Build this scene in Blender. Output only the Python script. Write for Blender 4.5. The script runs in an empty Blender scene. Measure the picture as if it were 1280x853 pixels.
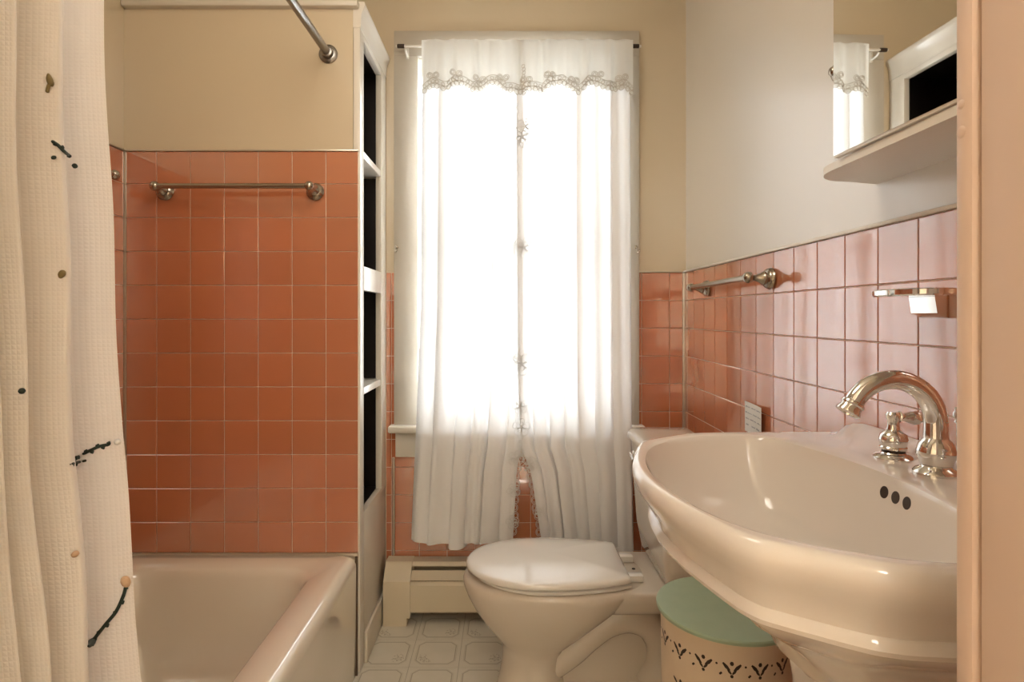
import bpy, bmesh, math, random
from mathutils import Vector, Matrix
from mathutils.bvhtree import BVHTree

random.seed(7)
PI = math.pi
S = bpy.context.scene
COL = S.collection

# ------------------------------------------------------------------ camera
F = 741.0                      # focal length in pixels of a 1280 px wide frame
VX, VY = 632.0, 394.0          # vanishing point of the room's depth
H = 1.165                      # eye height
cam_d = bpy.data.cameras.new('camera')
cam = bpy.data.objects.new('camera', cam_d)
COL.objects.link(cam)
cam.location = (0, 0, H)
cam.rotation_euler = (PI / 2, 0, 0)
cam_d.sensor_width = 36.0
cam_d.lens = F / 1280.0 * 36.0
cam_d.shift_x = (640.0 - VX) / 1280.0
cam_d.shift_y = -(426.5 - VY) / 1280.0
cam_d.clip_start = 0.02
S.camera = cam

# ------------------------------------------------------------------ world + light
W = bpy.data.worlds.new('world')
S.world = W
W.use_nodes = True
bg = W.node_tree.nodes['Background']
bg.inputs[0].default_value = (0.90, 0.96, 1.0, 1)
bg.inputs[1].default_value = 13.0

def area(name, loc, rot, sx, sy, power, color=(1, 1, 1), portal=False):
    l = bpy.data.lights.new(name, 'AREA')
    l.shape = 'RECTANGLE'; l.size = sx; l.size_y = sy
    l.energy = power; l.color = color
    o = bpy.data.objects.new(name, l)
    o.location = loc; o.rotation_euler = rot
    COL.objects.link(o)
    if portal:
        l.cycles.is_portal = True
    return o
area('window_portal', (0.043, 2.47, 1.455), (-PI / 2, 0, 0), 0.88, 1.48, 1.0, portal=True)

vs = S.view_settings
vs.view_transform = 'Standard'
vs.look = 'None'
vs.exposure = 0.6
vs.gamma = 1.0
vs.use_curve_mapping = False

# ------------------------------------------------------------------ materials
def mat(name, col, rough=0.5, metal=0.0, coat=0.0, vary=0.0, bump=None, spec=0.5, noise=None):
    """col linear rgb; vary: per object brightness spread; bump=(scale, strength); noise=(scale, amount, col2)"""
    m = bpy.data.materials.new(name); m.use_nodes = True
    nt = m.node_tree; N = nt.nodes; L = nt.links
    b = N['Principled BSDF']
    b.inputs['Base Color'].default_value = (*col, 1)
    b.inputs['Roughness'].default_value = rough
    b.inputs['Metallic'].default_value = metal
    b.inputs['Specular IOR Level'].default_value = spec
    if coat:
        b.inputs['Coat Weight'].default_value = coat
        b.inputs['Coat Roughness'].default_value = 0.04
    src = None
    if noise:
        tc = N.new('ShaderNodeTexCoord')
        n = N.new('ShaderNodeTexNoise'); n.inputs['Scale'].default_value = noise[0]; n.inputs['Detail'].default_value = 5
        L.new(tc.outputs['Object'], n.inputs['Vector'])
        r = N.new('ShaderNodeMapRange'); r.inputs[1].default_value = 0.45; r.inputs[2].default_value = 0.75
        r.inputs[3].default_value = 0; r.inputs[4].default_value = noise[1]
        L.new(n.outputs['Fac'], r.inputs[0])
        mx = N.new('ShaderNodeMix'); mx.data_type = 'RGBA'
        mx.inputs[6].default_value = (*col, 1); mx.inputs[7].default_value = (*noise[2], 1)
        L.new(r.outputs[0], mx.inputs[0]); src = mx.outputs[2]
        L.new(src, b.inputs['Base Color'])
    if vary:
        oi = N.new('ShaderNodeObjectInfo')
        r = N.new('ShaderNodeMapRange'); r.inputs[3].default_value = 1 - vary; r.inputs[4].default_value = 1 + vary
        L.new(oi.outputs['Random'], r.inputs[0])
        hs = N.new('ShaderNodeHueSaturation')
        if src: L.new(src, hs.inputs['Color'])
        else: hs.inputs['Color'].default_value = (*col, 1)
        L.new(r.outputs[0], hs.inputs['Value'])
        L.new(hs.outputs[0], b.inputs['Base Color'])
    if bump:
        tc = N.new('ShaderNodeTexCoord')
        n = N.new('ShaderNodeTexNoise'); n.inputs['Scale'].default_value = bump[0]; n.inputs['Detail'].default_value = 3
        L.new(tc.outputs['Object'], n.inputs['Vector'])
        bp = N.new('ShaderNodeBump'); bp.inputs['Strength'].default_value = bump[1]; bp.inputs['Distance'].default_value = 0.01
        L.new(n.outputs['Fac'], bp.inputs['Height']); L.new(bp.outputs[0], b.inputs['Normal'])
    return m

M = {}
M['paint'] = mat('cream_wall_paint', (0.655, 0.545, 0.375), 0.32, coat=1.0, spec=0.8, bump=(60, 0.03), noise=(3, 0.25, (0.62, 0.50, 0.34)))
M['paint'].node_tree.nodes['Principled BSDF'].inputs['Coat Roughness'].default_value = 0.24
M['paint'].node_tree.nodes['Principled BSDF'].inputs['Coat IOR'].default_value = 1.75
M['paint_sheen'] = mat('sheen_lightened_paint', (0.72, 0.67, 0.59), 0.32, coat=1.0, spec=0.8, bump=(60, 0.03))  # lighter than the other walls: window sheen put into the base colour
M['paint_sheen'].node_tree.nodes['Principled BSDF'].inputs['Coat Roughness'].default_value = 0.24
M['paint_sheen'].node_tree.nodes['Principled BSDF'].inputs['Coat IOR'].default_value = 1.75
M['ceiling'] = mat('ceiling_paint', (0.72, 0.64, 0.50), 0.7)
M['tile'] = mat('salmon_tile_glaze', (0.55, 0.18, 0.078), 0.19, coat=1.0, vary=0.05, bump=(9, 0.09), spec=0.9)
M['tile'].node_tree.nodes['Principled BSDF'].inputs['Coat IOR'].default_value = 2.15
M['grout'] = mat('pale_grout', (0.86, 0.74, 0.60), 0.8)
M['trim'] = mat('gloss_cream_paint', (0.66, 0.60, 0.50), 0.3, bump=(25, 0.06))
M['casing'] = mat('window_casing_paint', (0.53, 0.48, 0.40), 0.3, bump=(25, 0.06))
M['white_trim'] = mat('white_gloss_paint', (0.80, 0.75, 0.66), 0.28, bump=(25, 0.05))
M['jamb'] = mat('door_jamb_paint', (0.66, 0.50, 0.40), 0.4, bump=(12, 0.08), noise=(5, 0.3, (0.60, 0.44, 0.34)))
M['cap'] = mat('aluminium_tile_cap', (0.62, 0.57, 0.48), 0.32, metal=0.85)
M['enamel'] = mat('tub_enamel', (0.82, 0.74, 0.62), 0.10, coat=1.0, noise=(2.5, 0.25, (0.74, 0.62, 0.45)))
M['china'] = mat('vitreous_china', (0.78, 0.72, 0.665), 0.07, coat=0.4)
M['china_toilet'] = mat('toilet_china', (0.67, 0.595, 0.50), 0.09, coat=0.3)
M['seat'] = mat('white_lid_plastic', (0.84, 0.81, 0.76), 0.1, coat=1.0, spec=0.8)
M['chrome'] = mat('chrome', (0.82, 0.81, 0.79), 0.06, metal=1.0)
M['nickel'] = mat('aged_nickel', (0.43, 0.385, 0.32), 0.20, metal=1.0)
M['steel_rod'] = mat('brushed_steel_rod', (0.26, 0.245, 0.225), 0.30, metal=1.0)
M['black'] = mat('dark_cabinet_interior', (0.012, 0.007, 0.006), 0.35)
M['brown_cap'] = mat('brown_rod_cap', (0.035, 0.018, 0.010), 0.4)
M['hole'] = mat('dark_hole', (0.03, 0.015, 0.008), 0.4)
M['heater'] = mat('heater_enamel', (0.66, 0.57, 0.42), 0.4)
M['heater_dark'] = mat('heater_dark_interior', (0.05, 0.035, 0.025), 0.6)
M['mint'] = mat('mint_green_lid', (0.36, 0.47, 0.33), 0.35, noise=(30, 0.12, (0.2, 0.3, 0.2)))
M['tin'] = mat('cream_tin', (0.74, 0.60, 0.44), 0.4, noise=(8, 0.4, (0.62, 0.46, 0.31)))
M['lace'] = mat('lace_thread', (0.62, 0.57, 0.49), 0.8)
M['lace_white'] = mat('white_lace_thread', (0.78, 0.77, 0.74), 0.8)
M['stem'] = mat('dark_green_thread', (0.018, 0.03, 0.022), 0.8)
M['olive'] = mat('olive_thread', (0.19, 0.14, 0.05), 0.8)
M['blush'] = mat('blush_thread', (0.55, 0.36, 0.22), 0.8)
M['paper'] = mat('white_paper', (0.80, 0.78, 0.73), 0.6)
M['ink'] = mat('grey_ink', (0.20, 0.20, 0.24), 0.7)
M['plastic_white'] = mat('white_bracket_plastic', (0.8, 0.77, 0.7), 0.4)
M['hall'] = mat('hall_paint', (0.75, 0.64, 0.48), 0.7)
M['hall_floor'] = mat('hall_floor_boards', (0.30, 0.17, 0.09), 0.4)
M['mirror'] = mat('mirror_silver', (0.92, 0.91, 0.88), 0.015, metal=1.0)
M['caulk'] = mat('dark_caulk', (0.10, 0.065, 0.04), 0.7)

def emission(name, col, st):
    m = bpy.data.materials.new(name); m.use_nodes = True
    nt = m.node_tree; nt.nodes.clear()
    e = nt.nodes.new('ShaderNodeEmission'); o = nt.nodes.new('ShaderNodeOutputMaterial')
    e.inputs[0].default_value = (*col, 1); e.inputs[1].default_value = st
    nt.links.new(e.outputs[0], o.inputs[0])
    return m

def pane_mat():
    m = bpy.data.materials.new('window_glass'); m.use_nodes = True
    nt = m.node_tree; nt.nodes.clear(); N = nt.nodes; L = nt.links
    t = N.new('ShaderNodeBsdfTransparent'); g = N.new('ShaderNodeBsdfGlossy'); g.inputs['Roughness'].default_value = 0.02
    fr = N.new('ShaderNodeFresnel'); fr.inputs[0].default_value = 1.45
    mx = N.new('ShaderNodeMixShader'); o = N.new('ShaderNodeOutputMaterial')
    L.new(fr.outputs[0], mx.inputs[0]); L.new(t.outputs[0], mx.inputs[1]); L.new(g.outputs[0], mx.inputs[2]); L.new(mx.outputs[0], o.inputs[0])
    return m
M['pane'] = pane_mat()

def cloth_mat(name, col, transl, transp, weave=None, tcol=None):
    m = bpy.data.materials.new(name); m.use_nodes = True
    nt = m.node_tree; nt.nodes.clear(); N = nt.nodes; L = nt.links
    d = N.new('ShaderNodeBsdfDiffuse'); d.inputs[0].default_value = (*col, 1)
    t = N.new('ShaderNodeBsdfTranslucent'); t.inputs[0].default_value = (*(tcol or col), 1)
    m1 = N.new('ShaderNodeMixShader'); m1.inputs[0].default_value = transl
    L.new(d.outputs[0], m1.inputs[1]); L.new(t.outputs[0], m1.inputs[2])
    o = N.new('ShaderNodeOutputMaterial')
    out = m1.outputs[0]
    if transp:
        tr = N.new('ShaderNodeBsdfTransparent')
        m2 = N.new('ShaderNodeMixShader'); m2.inputs[0].default_value = transp
        L.new(out, m2.inputs[1]); L.new(tr.outputs[0], m2.inputs[2]); out = m2.outputs[0]
    L.new(out, o.inputs[0])
    if weave:
        uv = N.new('ShaderNodeUVMap')
        sep = N.new('ShaderNodeSeparateXYZ'); L.new(uv.outputs[0], sep.inputs[0])
        hs = []
        for k, fr in ((0, weave[0]), (1, weave[1])):
            mu = N.new('ShaderNodeMath'); mu.operation = 'MULTIPLY'; mu.inputs[1].default_value = fr
            L.new(sep.outputs[k], mu.inputs[0])
            si = N.new('ShaderNodeMath'); si.operation = 'SINE'; L.new(mu.outputs[0], si.inputs[0])
            ab = N.new('ShaderNodeMath'); ab.operation = 'ABSOLUTE'; L.new(si.outputs[0], ab.inputs[0])
            hs.append(ab)
        mi = N.new('ShaderNodeMath'); mi.operation = 'MINIMUM'
        L.new(hs[0].outputs[0], mi.inputs[0]); L.new(hs[1].outputs[0], mi.inputs[1])
        bp = N.new('ShaderNodeBump'); bp.inputs['Strength'].default_value = weave[2]; bp.inputs['Distance'].default_value = 0.003
        bp.invert = True
        L.new(mi.outputs[0], bp.inputs['Height'])
        L.new(bp.outputs[0], d.inputs['Normal'])
    return m
M['sheer'] = cloth_mat('white_sheer_fabric', (0.94, 0.93, 0.92), 0.15, 0.004, tcol=(0.80, 0.81, 0.81))
M['valance'] = cloth_mat('white_valance_fabric', (0.82, 0.80, 0.75), 0.50, 0.06, tcol=(0.86, 0.84, 0.78))
M['lace_white'] = cloth_mat('white_lace_thread', (0.88, 0.87, 0.85), 0.5, 0.0)
M['waffle'] = cloth_mat('cream_waffle_fabric', (0.95, 0.91, 0.85), 0.42, 0.0, weave=(560, 560, 0.25))

def vinyl_mat():
    """printed vinyl square: pale field, clipped-corner outline, small sprig at two corners (object space, tile centred)"""
    m = bpy.data.materials.new('printed_floor_vinyl'); m.use_nodes = True
    nt = m.node_tree; N = nt.nodes; L = nt.links; b = N['Principled BSDF']
    b.inputs['Roughness'].default_value = 0.38
    tc = N.new('ShaderNodeTexCoord'); sp = N.new('ShaderNodeSeparateXYZ'); L.new(tc.outputs['Object'], sp.inputs[0])
    def mth(op, a, c=None):
        n = N.new('ShaderNodeMath'); n.operation = op
        for i, v in enumerate((a, c)):
            if v is None: continue
            if isinstance(v, (int, float)): n.inputs[i].default_value = v
            else: L.new(v, n.inputs[i])
        return n.outputs[0]
    ax = mth('ABSOLUTE', sp.outputs[0]); ay = mth('ABSOLUTE', sp.outputs[1])
    mxy = mth('MAXIMUM', ax, ay)
    dg = mth('SUBTRACT', mth('MULTIPLY', mth('ADD', ax, ay), 0.7071), 0.0130)
    octo = mth('MAXIMUM', mxy, dg)                      # octagon distance
    line = mth('LESS_THAN', mth('ABSOLUTE', mth('SUBTRACT', octo, 0.0645)), 0.0017)
    line2 = mth('LESS_THAN', mth('ABSOLUTE', mth('SUBTRACT', octo, 0.0690)), 0.0009)
    # sprig: small dots ring near one corner, varied per object
    oi = N.new('ShaderNodeObjectInfo')
    sgn = mth('SUBTRACT', mth('MULTIPLY', mth('GREATER_THAN', oi.outputs['Random'], 0.5), 2.0), 1.0)
    fx = mth('SUBTRACT', mth('MULTIPLY', sp.outputs[0], sgn), 0.040)
    fy = mth('ADD', sp.outputs[1], 0.036)
    fr = mth('SQRT', mth('ADD', mth('MULTIPLY', fx, fx), mth('MULTIPLY', fy, fy)))
    fa = mth('ARCTAN2', fy, fx)
    pet = mth('MULTIPLY', mth('ABSOLUTE', mth('SINE', mth('MULTIPLY', fa, 2.5))), 0.012)
    flower = mth('LESS_THAN', mth('ABSOLUTE', mth('SUBTRACT', fr, pet)), 0.0022)
    vo = N.new('ShaderNodeTexVoronoi'); vo.inputs['Scale'].default_value = 130; L.new(tc.outputs['Object'], vo.inputs['Vector'])
    spr = mth('MULTIPLY', mth('LESS_THAN', vo.outputs['Distance'], 0.33),
              mth('MULTIPLY', mth('LESS_THAN', mth('ABSOLUTE', mth('SUBTRACT', fr, 0.022)), 0.007), mth('LESS_THAN', octo, 0.058)))
    allm = mth('MAXIMUM', mth('MAXIMUM', line, mth('MULTIPLY', line2, 0.5)), mth('MAXIMUM', mth('MULTIPLY', flower, 1.0), mth('MULTIPLY', spr, 0.75)))
    nz = N.new('ShaderNodeTexNoise'); nz.inputs['Scale'].default_value = 14; L.new(tc.outputs['Object'], nz.inputs['Vector'])
    rp = N.new('ShaderNodeMix'); rp.data_type = 'RGBA'
    rp.inputs[6].default_value = (0.60, 0.55, 0.45, 1); rp.inputs[7].default_value = (0.70, 0.65, 0.55, 1)
    L.new(nz.outputs['Fac'], rp.inputs[0])
    mx = N.new('ShaderNodeMix'); mx.data_type = 'RGBA'
    mx.inputs[7].default_value = (0.32, 0.27, 0.19, 1)
    L.new(rp.outputs[2], mx.inputs[6]); L.new(mth('MULTIPLY', allm, 0.75), mx.inputs[0])
    L.new(mx.outputs[2], b.inputs['Base Color'])
    return m
M['vinyl'] = vinyl_mat()
M['vinyl_joint'] = mat('vinyl_joint', (0.36, 0.32, 0.24), 0.6)

# ------------------------------------------------------------------ mesh helpers
class MB:
    def __init__(s): s.v = []; s.f = []; s.uv = None
    def add(s, v, f):
        n = len(s.v); s.v += [tuple(p) for p in v]; s.f += [tuple(i + n for i in q) for q in f]; return s
    def box(s, x0, x1, y0, y1, z0, z1, bev=0.0, seg=2):
        v = [(x, y, z) for x in (x0, x1) for y in (y0, y1) for z in (z0, z1)]
        f = [(0, 1, 3, 2), (4, 6, 7, 5), (0, 4, 5, 1), (2, 3, 7, 6), (0, 2, 6, 4), (1, 5, 7, 3)]
        if bev:
            bm = bmesh.new(); vs_ = [bm.verts.new(p) for p in v]
            for q in f: bm.faces.new([vs_[i] for i in q])
            bmesh.ops.bevel(bm, geom=list(bm.edges), offset=bev, segments=seg, profile=0.5, affect='EDGES')
            bm.verts.index_update()
            s.add([p.co[:] for p in bm.verts], [[w.index for w in q.verts] for q in bm.faces]); bm.free()
        else: s.add(v, f)
        return s
    def lathe(s, prof, mtx=None, n=28):
        mtx = mtx or Matrix.Identity(4); v = []; f = []
        for r, z in prof:
            for k in range(n):
                a = 2 * PI * k / n; v.append(mtx @ Vector((max(r, 1e-5) * math.cos(a), max(r, 1e-5) * math.sin(a), z)))
        for i in range(len(prof) - 1):
            for k in range(n):
                k2 = (k + 1) % n; f.append((i * n + k, i * n + k2, (i + 1) * n + k2, (i + 1) * n + k))
        f.append(tuple(range(n))[::-1]); f.append(tuple((len(prof) - 1) * n + k for k in range(n)))
        return s.add(v, f)
    def tube(s, pts, r, n=10, closed=False):
        pts = [Vector(p) for p in pts]; m = len(pts)
        rr = r if isinstance(r, (list, tuple)) else [r] * m
        v = []; f = []; prev = None
        for i, p in enumerate(pts):
            if closed: t = pts[(i + 1) % m] - pts[(i - 1) % m]
            else: t = pts[min(i + 1, m - 1)] - pts[max(i - 1, 0)]
            t.normalize()
            if prev is None:
                up = Vector((0, 0, 1)) if abs(t.z) < 0.9 else Vector((1, 0, 0))
                a = t.cross(up).normalized()
            else:
                a = (prev - t * prev.dot(t)).normalized()
            prev = a; b = t.cross(a)
            for k in range(n):
                q = 2 * PI * k / n; v.append(p + (a * math.cos(q) + b * math.sin(q)) * rr[i])
        for i in range(m if closed else m - 1):
            j = (i + 1) % m
            for k in range(n):
                k2 = (k + 1) % n; f.append((i * n + k, i * n + k2, j * n + k2, j * n + k))
        if not closed:
            f.append(tuple(range(n))[::-1]); f.append(tuple((m - 1) * n + k for k in range(n)))
        return s.add(v, f)
    def loft(s, rings, cap0=True, cap1=True):
        n = len(rings[0]); v = [p for r in rings for p in r]; f = []
        for i in range(len(rings) - 1):
            for k in range(n):
                k2 = (k + 1) % n; f.append((i * n + k, i * n + k2, (i + 1) * n + k2, (i + 1) * n + k))
        if cap0: f.append(tuple(range(n))[::-1])
        if cap1: f.append(tuple((len(rings) - 1) * n + k for k in range(n)))
        return s.add(v, f)
    def prism(s, poly, axis, a, b):
        """poly of 2d points; axis 'x': points (y,z); 'y': (x,z); 'z': (x,y)"""
        def P(p, t): return {'x': (t, p[0], p[1]), 'y': (p[0], t, p[1]), 'z': (p[0], p[1], t)}[axis]
        return s.loft([[P(p, a) for p in poly], [P(p, b) for p in poly]])
    def grid(s, fn, nu, nv, uvfn=None):
        v = []; f = []
        for j in range(nv + 1):
            for i in range(nu + 1): v.append(fn(i / nu, j / nv))
        for j in range(nv):
            for i in range(nu):
                a = j * (nu + 1) + i; f.append((a, a + 1, a + nu + 2, a + nu + 1))
        if uvfn: s.uv = [uvfn(i / nu, j / nv) for j in range(nv + 1) for i in range(nu + 1)]
        return s.add(v, f)
    def mesh(s, name, material, smooth=None):
        me = bpy.data.meshes.new(name); me.from_pydata(s.v, [], s.f)
        bm = bmesh.new(); bm.from_mesh(me)
        if s.uv is None: bmesh.ops.recalc_face_normals(bm, faces=bm.faces)
        bm.to_mesh(me); bm.free()
        if s.uv is not None:
            ul = me.uv_layers.new(name='UVMap')
            for lp in me.loops: ul.data[lp.index].uv = s.uv[lp.vertex_index]
        me.materials.append(M[material] if isinstance(material, str) else material)
        if smooth:
            for p in me.polygons: p.use_smooth = True
            me.set_sharp_from_angle(angle=math.radians(smooth))
        me.update()
        return me
    def build(s, name, material, parent=None, smooth=None):
        return link(name, s.mesh(name, material, smooth), parent)

def link(name, me, parent=None):
    o = bpy.data.objects.new(name, me); COL.objects.link(o)
    if parent: o.parent = parent
    return o
def local(mb, loc):
    mb.v = [(p[0] - loc[0], p[1] - loc[1], p[2] - loc[2]) for p in mb.v]; return mb
def thing(name, loc, label, cat, group=None):
    o = bpy.data.objects.new(name, None); COL.objects.link(o); o.location = loc
    o.empty_display_size = 0.05
    o['label'] = label; o['category'] = cat
    if group: o['group'] = group
    o['_loc'] = 0
    del o['_loc']
    return o
def tag(o, label, cat, group=None):
    o['label'] = label; o['category'] = cat
    if group: o['group'] = group
    return o
def struct(o, label, cat):
    o['kind'] = 'structure'; o['label'] = label; o['category'] = cat; return o
def part(t, mb, name, material, smooth=None):
    """mesh given in world space, parented to thing t (t may itself be a part)"""
    base = Vector((0, 0, 0)); q = t
    while q: base = base + Vector(q.location); q = q.parent
    return local(mb, base).build(name, material, t, smooth)
def bx(*a, **k): return MB().box(*a, **k)
def rotm(loc, zdir):
    """matrix with local +z along zdir at loc"""
    q = Vector((0, 0, 1)).rotation_difference(Vector(zdir).normalized())
    return Matrix.Translation(loc) @ q.to_matrix().to_4x4()
def smoothstep(a, b, x):
    t = max(0.0, min(1.0, (x - a) / (b - a))); return t * t * (3 - 2 * t)
def catmull(pts, n, closed=False):
    out = []; P = [Vector(p) for p in pts]; m = len(P)
    for i in range(m if closed else m - 1):
        if closed: a, b, c, d = P[(i - 1) % m], P[i], P[(i + 1) % m], P[(i + 2) % m]
        else: a, b, c, d = P[max(i - 1, 0)], P[i], P[i + 1], P[min(i + 2, m - 1)]
        for k in range(n):
            t = k / n
            out.append(0.5 * ((2 * b) + (c - a) * t + (2 * a - 5 * b + 4 * c - d) * t * t + (3 * b - a - 3 * c + d) * t ** 3))
    if not closed: out.append(P[-1].copy())
    return out

# ------------------------------------------------------------------ room dimensions
XR = 0.7125; XL = -1.238; YW = 2.341; YT = 1.923; XC = -0.4725; ZC = 2.50; YF = 0.418; YH = 0.315
ZT = 1.332        # wall tile top (main room)
ZTUB = 1.694      # wall tile top (tub)
ZRIM = 0.392
P = 0.1095        # tile pitch

# floor
fl = struct(bx(XL - 0.1, XR + 0.1, YH, YW + 0.12, -0.06, -0.0015).build('floor', 'vinyl_joint'), 'pale printed vinyl floor with clipped-corner squares', 'floor')
TS = 0.1645
tile_me = bx(-TS / 2 + 0.0009, TS / 2 - 0.0009, -TS / 2 + 0.0009, TS / 2 - 0.0009, -0.0015, 0.0).mesh('floor_tile', 'vinyl')
i0 = -0.156 - TS / 2
for ix in range(-2, 6):
    for iy in range(-1, 12):
        x = i0 + ix * TS; y = 2.126 + TS / 2 - iy * TS
        if x - TS / 2 < XC - 0.06 or x - TS / 2 > XR or y + TS / 2 < YF or y - TS / 2 > YW - 0.02: continue
        o = link('floor_tile', tile_me, fl); o.location = (x, y, 0)

struct(bx(XL - 0.1, XR + 0.1, YH, YW + 0.12, ZC, ZC + 0.06).build('ceiling', 'ceiling'), 'cream painted bathroom ceiling', 'ceiling')

# back wall with window opening
WX0, WX1, WZ0, WZ1 = -0.392, 0.478, 0.730, 2.185
wb = MB()
wb.box(XL - 0.1, WX0, YW, YW + 0.12, 0, ZC); wb.box(WX1, XR + 0.1, YW, YW + 0.12, 0, ZC)
wb.box(WX0, WX1, YW, YW + 0.12, 0, WZ0); wb.box(WX0, WX1, YW, YW + 0.12, WZ1, ZC)
wall_back = struct(wb.build('wall_back', 'paint'), 'cream painted window wall with salmon tile below', 'wall')
wall_right = struct(bx(XR, XR + 0.1, YH, YW, 0, ZC).build('wall_right', 'paint_sheen'), 'side wall, paint lightened to stand for window sheen, with salmon tile wainscot', 'wall')
wall_left = struct(bx(XL - 0.1, XL, YH, YW, 0, ZC).build('wall_left', 'paint'), 'cream painted wall along the bathtub with salmon tile', 'wall')
wall_tub = struct(bx(XL, XC - 0.0225, YT, YT + 0.045, 0, 2.158).build('wall_tub', 'paint'), 'cream painted partition at the foot of the bathtub', 'wall')
# front wall with doorway
DX0, DX1, DZ = -0.44, 0.3287, 2.05
wf = MB()
wf.box(XL, DX0, YH, YF, 0, ZC); wf.box(DX1 + 0.012, XR, YH, YF, 0, ZC); wf.box(DX0, DX1 + 0.012, YH, YF, DZ, ZC)
struct(wf.build('wall_front', 'paint'), 'cream painted wall with the doorway', 'wall')
# door frame
dr = struct(bx(DX1 + 0.0035, DX1 + 0.03, YH - 0.012, YF - 0.003, 0, DZ, bev=0.002).build('door_1', 'jamb', smooth=40), 'peach painted doorway jamb and casing', 'door frame')
def dpart(mb, name): return part(dr, mb, name, 'jamb', 40)
dpart(bx(DX1, DX1 + 0.085, YF, YF + 0.0165, 0, DZ + 0.08, bev=0.004), 'casing')
dpart(bx(DX0 - 0.03, DX0, YH - 0.012, YF, 0, DZ, bev=0.002), 'jamb')
dpart(bx(DX0 - 0.085, DX0, YF, YF + 0.0165, 0.40, DZ + 0.08, bev=0.004), 'casing')
dpart(bx(DX0, DX1, YH - 0.012, YF, DZ, DZ + 0.02, bev=0.002), 'head_jamb')
for (zz, rr_) in ((1.317, 0.0035), (1.297, 0.0045)):
    dpart(MB().lathe([(rr_, 0), (rr_ * 0.8, 0.0004), (rr_ * 0.4, 0.0007), (0.0001, 0.0008)], rotm((DX1 - 0.0002, YF + 0.0095, zz), (-1, 0, 0)), 12), 'paint_blister')

# hallway behind the camera
struct(bx(-1.5, 1.6, -2.0, YH, -0.06, 0).build('floor_hall', 'hall_floor'), 'brown hallway floor', 'floor')
struct(bx(-1.5, 1.6, -2.0, YH, ZC, ZC + 0.06).build('ceiling_hall', 'ceiling'), 'cream hallway ceiling', 'ceiling')
struct(bx(-1.6, -1.5, -2.0, YH, 0, ZC).build('wall_hall_left', 'hall'), 'cream hallway wall', 'wall')
struct(bx(1.6, 1.7, -2.0, YH, 0, ZC).build('wall_hall_right', 'hall'), 'cream hallway wall opposite', 'wall')
struct(bx(-1.6, 1.7, -2.1, -2.0, 0, ZC).build('wall_hall_back', 'hall'), 'cream hallway end wall', 'wall')

# ------------------------------------------------------------------ wall tiles
_tm = {}
def tile_mesh(w, h, t=0.0040):
    key = (round(w, 4), round(h, 4))
    if key not in _tm:
        g = 0.0009; c = 0.0014
        def ring(d, z): return [(g + d, g + d, z), (w - g - d, g + d, z), (w - g - d, h - g - d, z), (g + d, h - g - d, z)]
        mb = MB().loft([ring(0, 0), ring(0, t - 0.0011), ring(c, t)], cap0=False)
        _tm[key] = mb.mesh('tile', 'tile')
    return _tm[key]
def tiles(parent, frame, us, vs, skip=None):
    """frame: 4x4 with x=u, y=v, z=wall normal; us, vs: joint positions"""
    for i in range(len(us) - 1):
        for j in range(len(vs) - 1):
            w = us[i + 1] - us[i]; h = vs[j + 1] - vs[j]
            if w < 0.008 or h < 0.008: continue
            if skip and skip(us[i], us[i + 1], vs[j], vs[j + 1]): continue
            o = link('tile', tile_mesh(w, h), parent)
            o.matrix_local = frame @ Matrix.Translation((us[i], vs[j], 0)) @ Matrix.Identity(4)
def joints(a, b, start, pitch):
    """joints at start + k*pitch clipped to [a, b] with the ends added"""
    out = [a]; k = math.ceil((a - start) / pitch)
    while start + k * pitch < b - 1e-6:
        p = start + k * pitch
        if p > a + 1e-6: out.append(p)
        k += 1
    out.append(b); return out
def frame(o, u, v, n):
    m = Matrix.Identity(4)
    for c, a in enumerate((u, v, n)):
        for r in range(3): m[r][c] = a[r]
    m.translation = Vector(o); return m
GB = 0.004
# tub end wall (faces -y)
gb = bx(XL, XC - 0.004, YT - GB, YT, ZRIM - 0.02, ZTUB).build('grout_bed', 'grout', wall_tub)
zs = joints(ZRIM + 0.004, ZTUB, ZTUB - 0.1045, P)
tiles(wall_tub, frame((0, YT - GB + 0.0012, 0), (1, 0, 0), (0, 0, 1), (0, -1, 0)), joints(XL + 0.006, XC - 0.005, -1.1285, P), zs)
# left wall (faces +x)
bx(XL, XL + GB, YF, YT - GB, ZRIM - 0.02, ZTUB).build('grout_bed', 'grout', wall_left)
tiles(wall_left, frame((XL + GB - 0.0012, 0, 0), (0, 1, 0), (0, 0, 1), (1, 0, 0)), joints(YF + 0.004, YT - 0.012, YT - 0.012 - 0.100, P), zs)
# right wall (faces -x)
bx(XR - GB, XR, YF, YW, 0, ZT).build('grout_bed', 'grout', wall_right)
zs = joints(0.0, ZT, ZT, P)
tiles(wall_right, frame((XR - GB + 0.0012, 0, 0), (0, 1, 0), (0, 0, 1), (-1, 0, 0)), joints(YF + 0.004, YW - 0.008, 2.2185, P), zs)
# window wall (faces -y)
bx(XC, XR - GB, YW - GB, YW, 0, WZ0 - 0.03).build('grout_bed', 'grout', wall_back)
bx(0.44, XR - GB, YW - GB, YW, WZ0 - 0.03, ZT).build('grout_bed', 'grout', wall_back)
bx(XC, -0.405, YW - GB, YW, WZ0 - 0.03, ZT).build('grout_bed', 'grout', wall_back)
def skip(a, b, c, d): return a > -0.44 and b < 0.525 and d > 0.72
xs = joints(XC + 0.002, XR - 0.010, 0.6456, P)
tiles(wall_back, frame((0, YW - GB + 0.0012, 0), (1, 0, 0), (0, 0, 1), (0, -1, 0)), xs, zs, skip)

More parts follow.
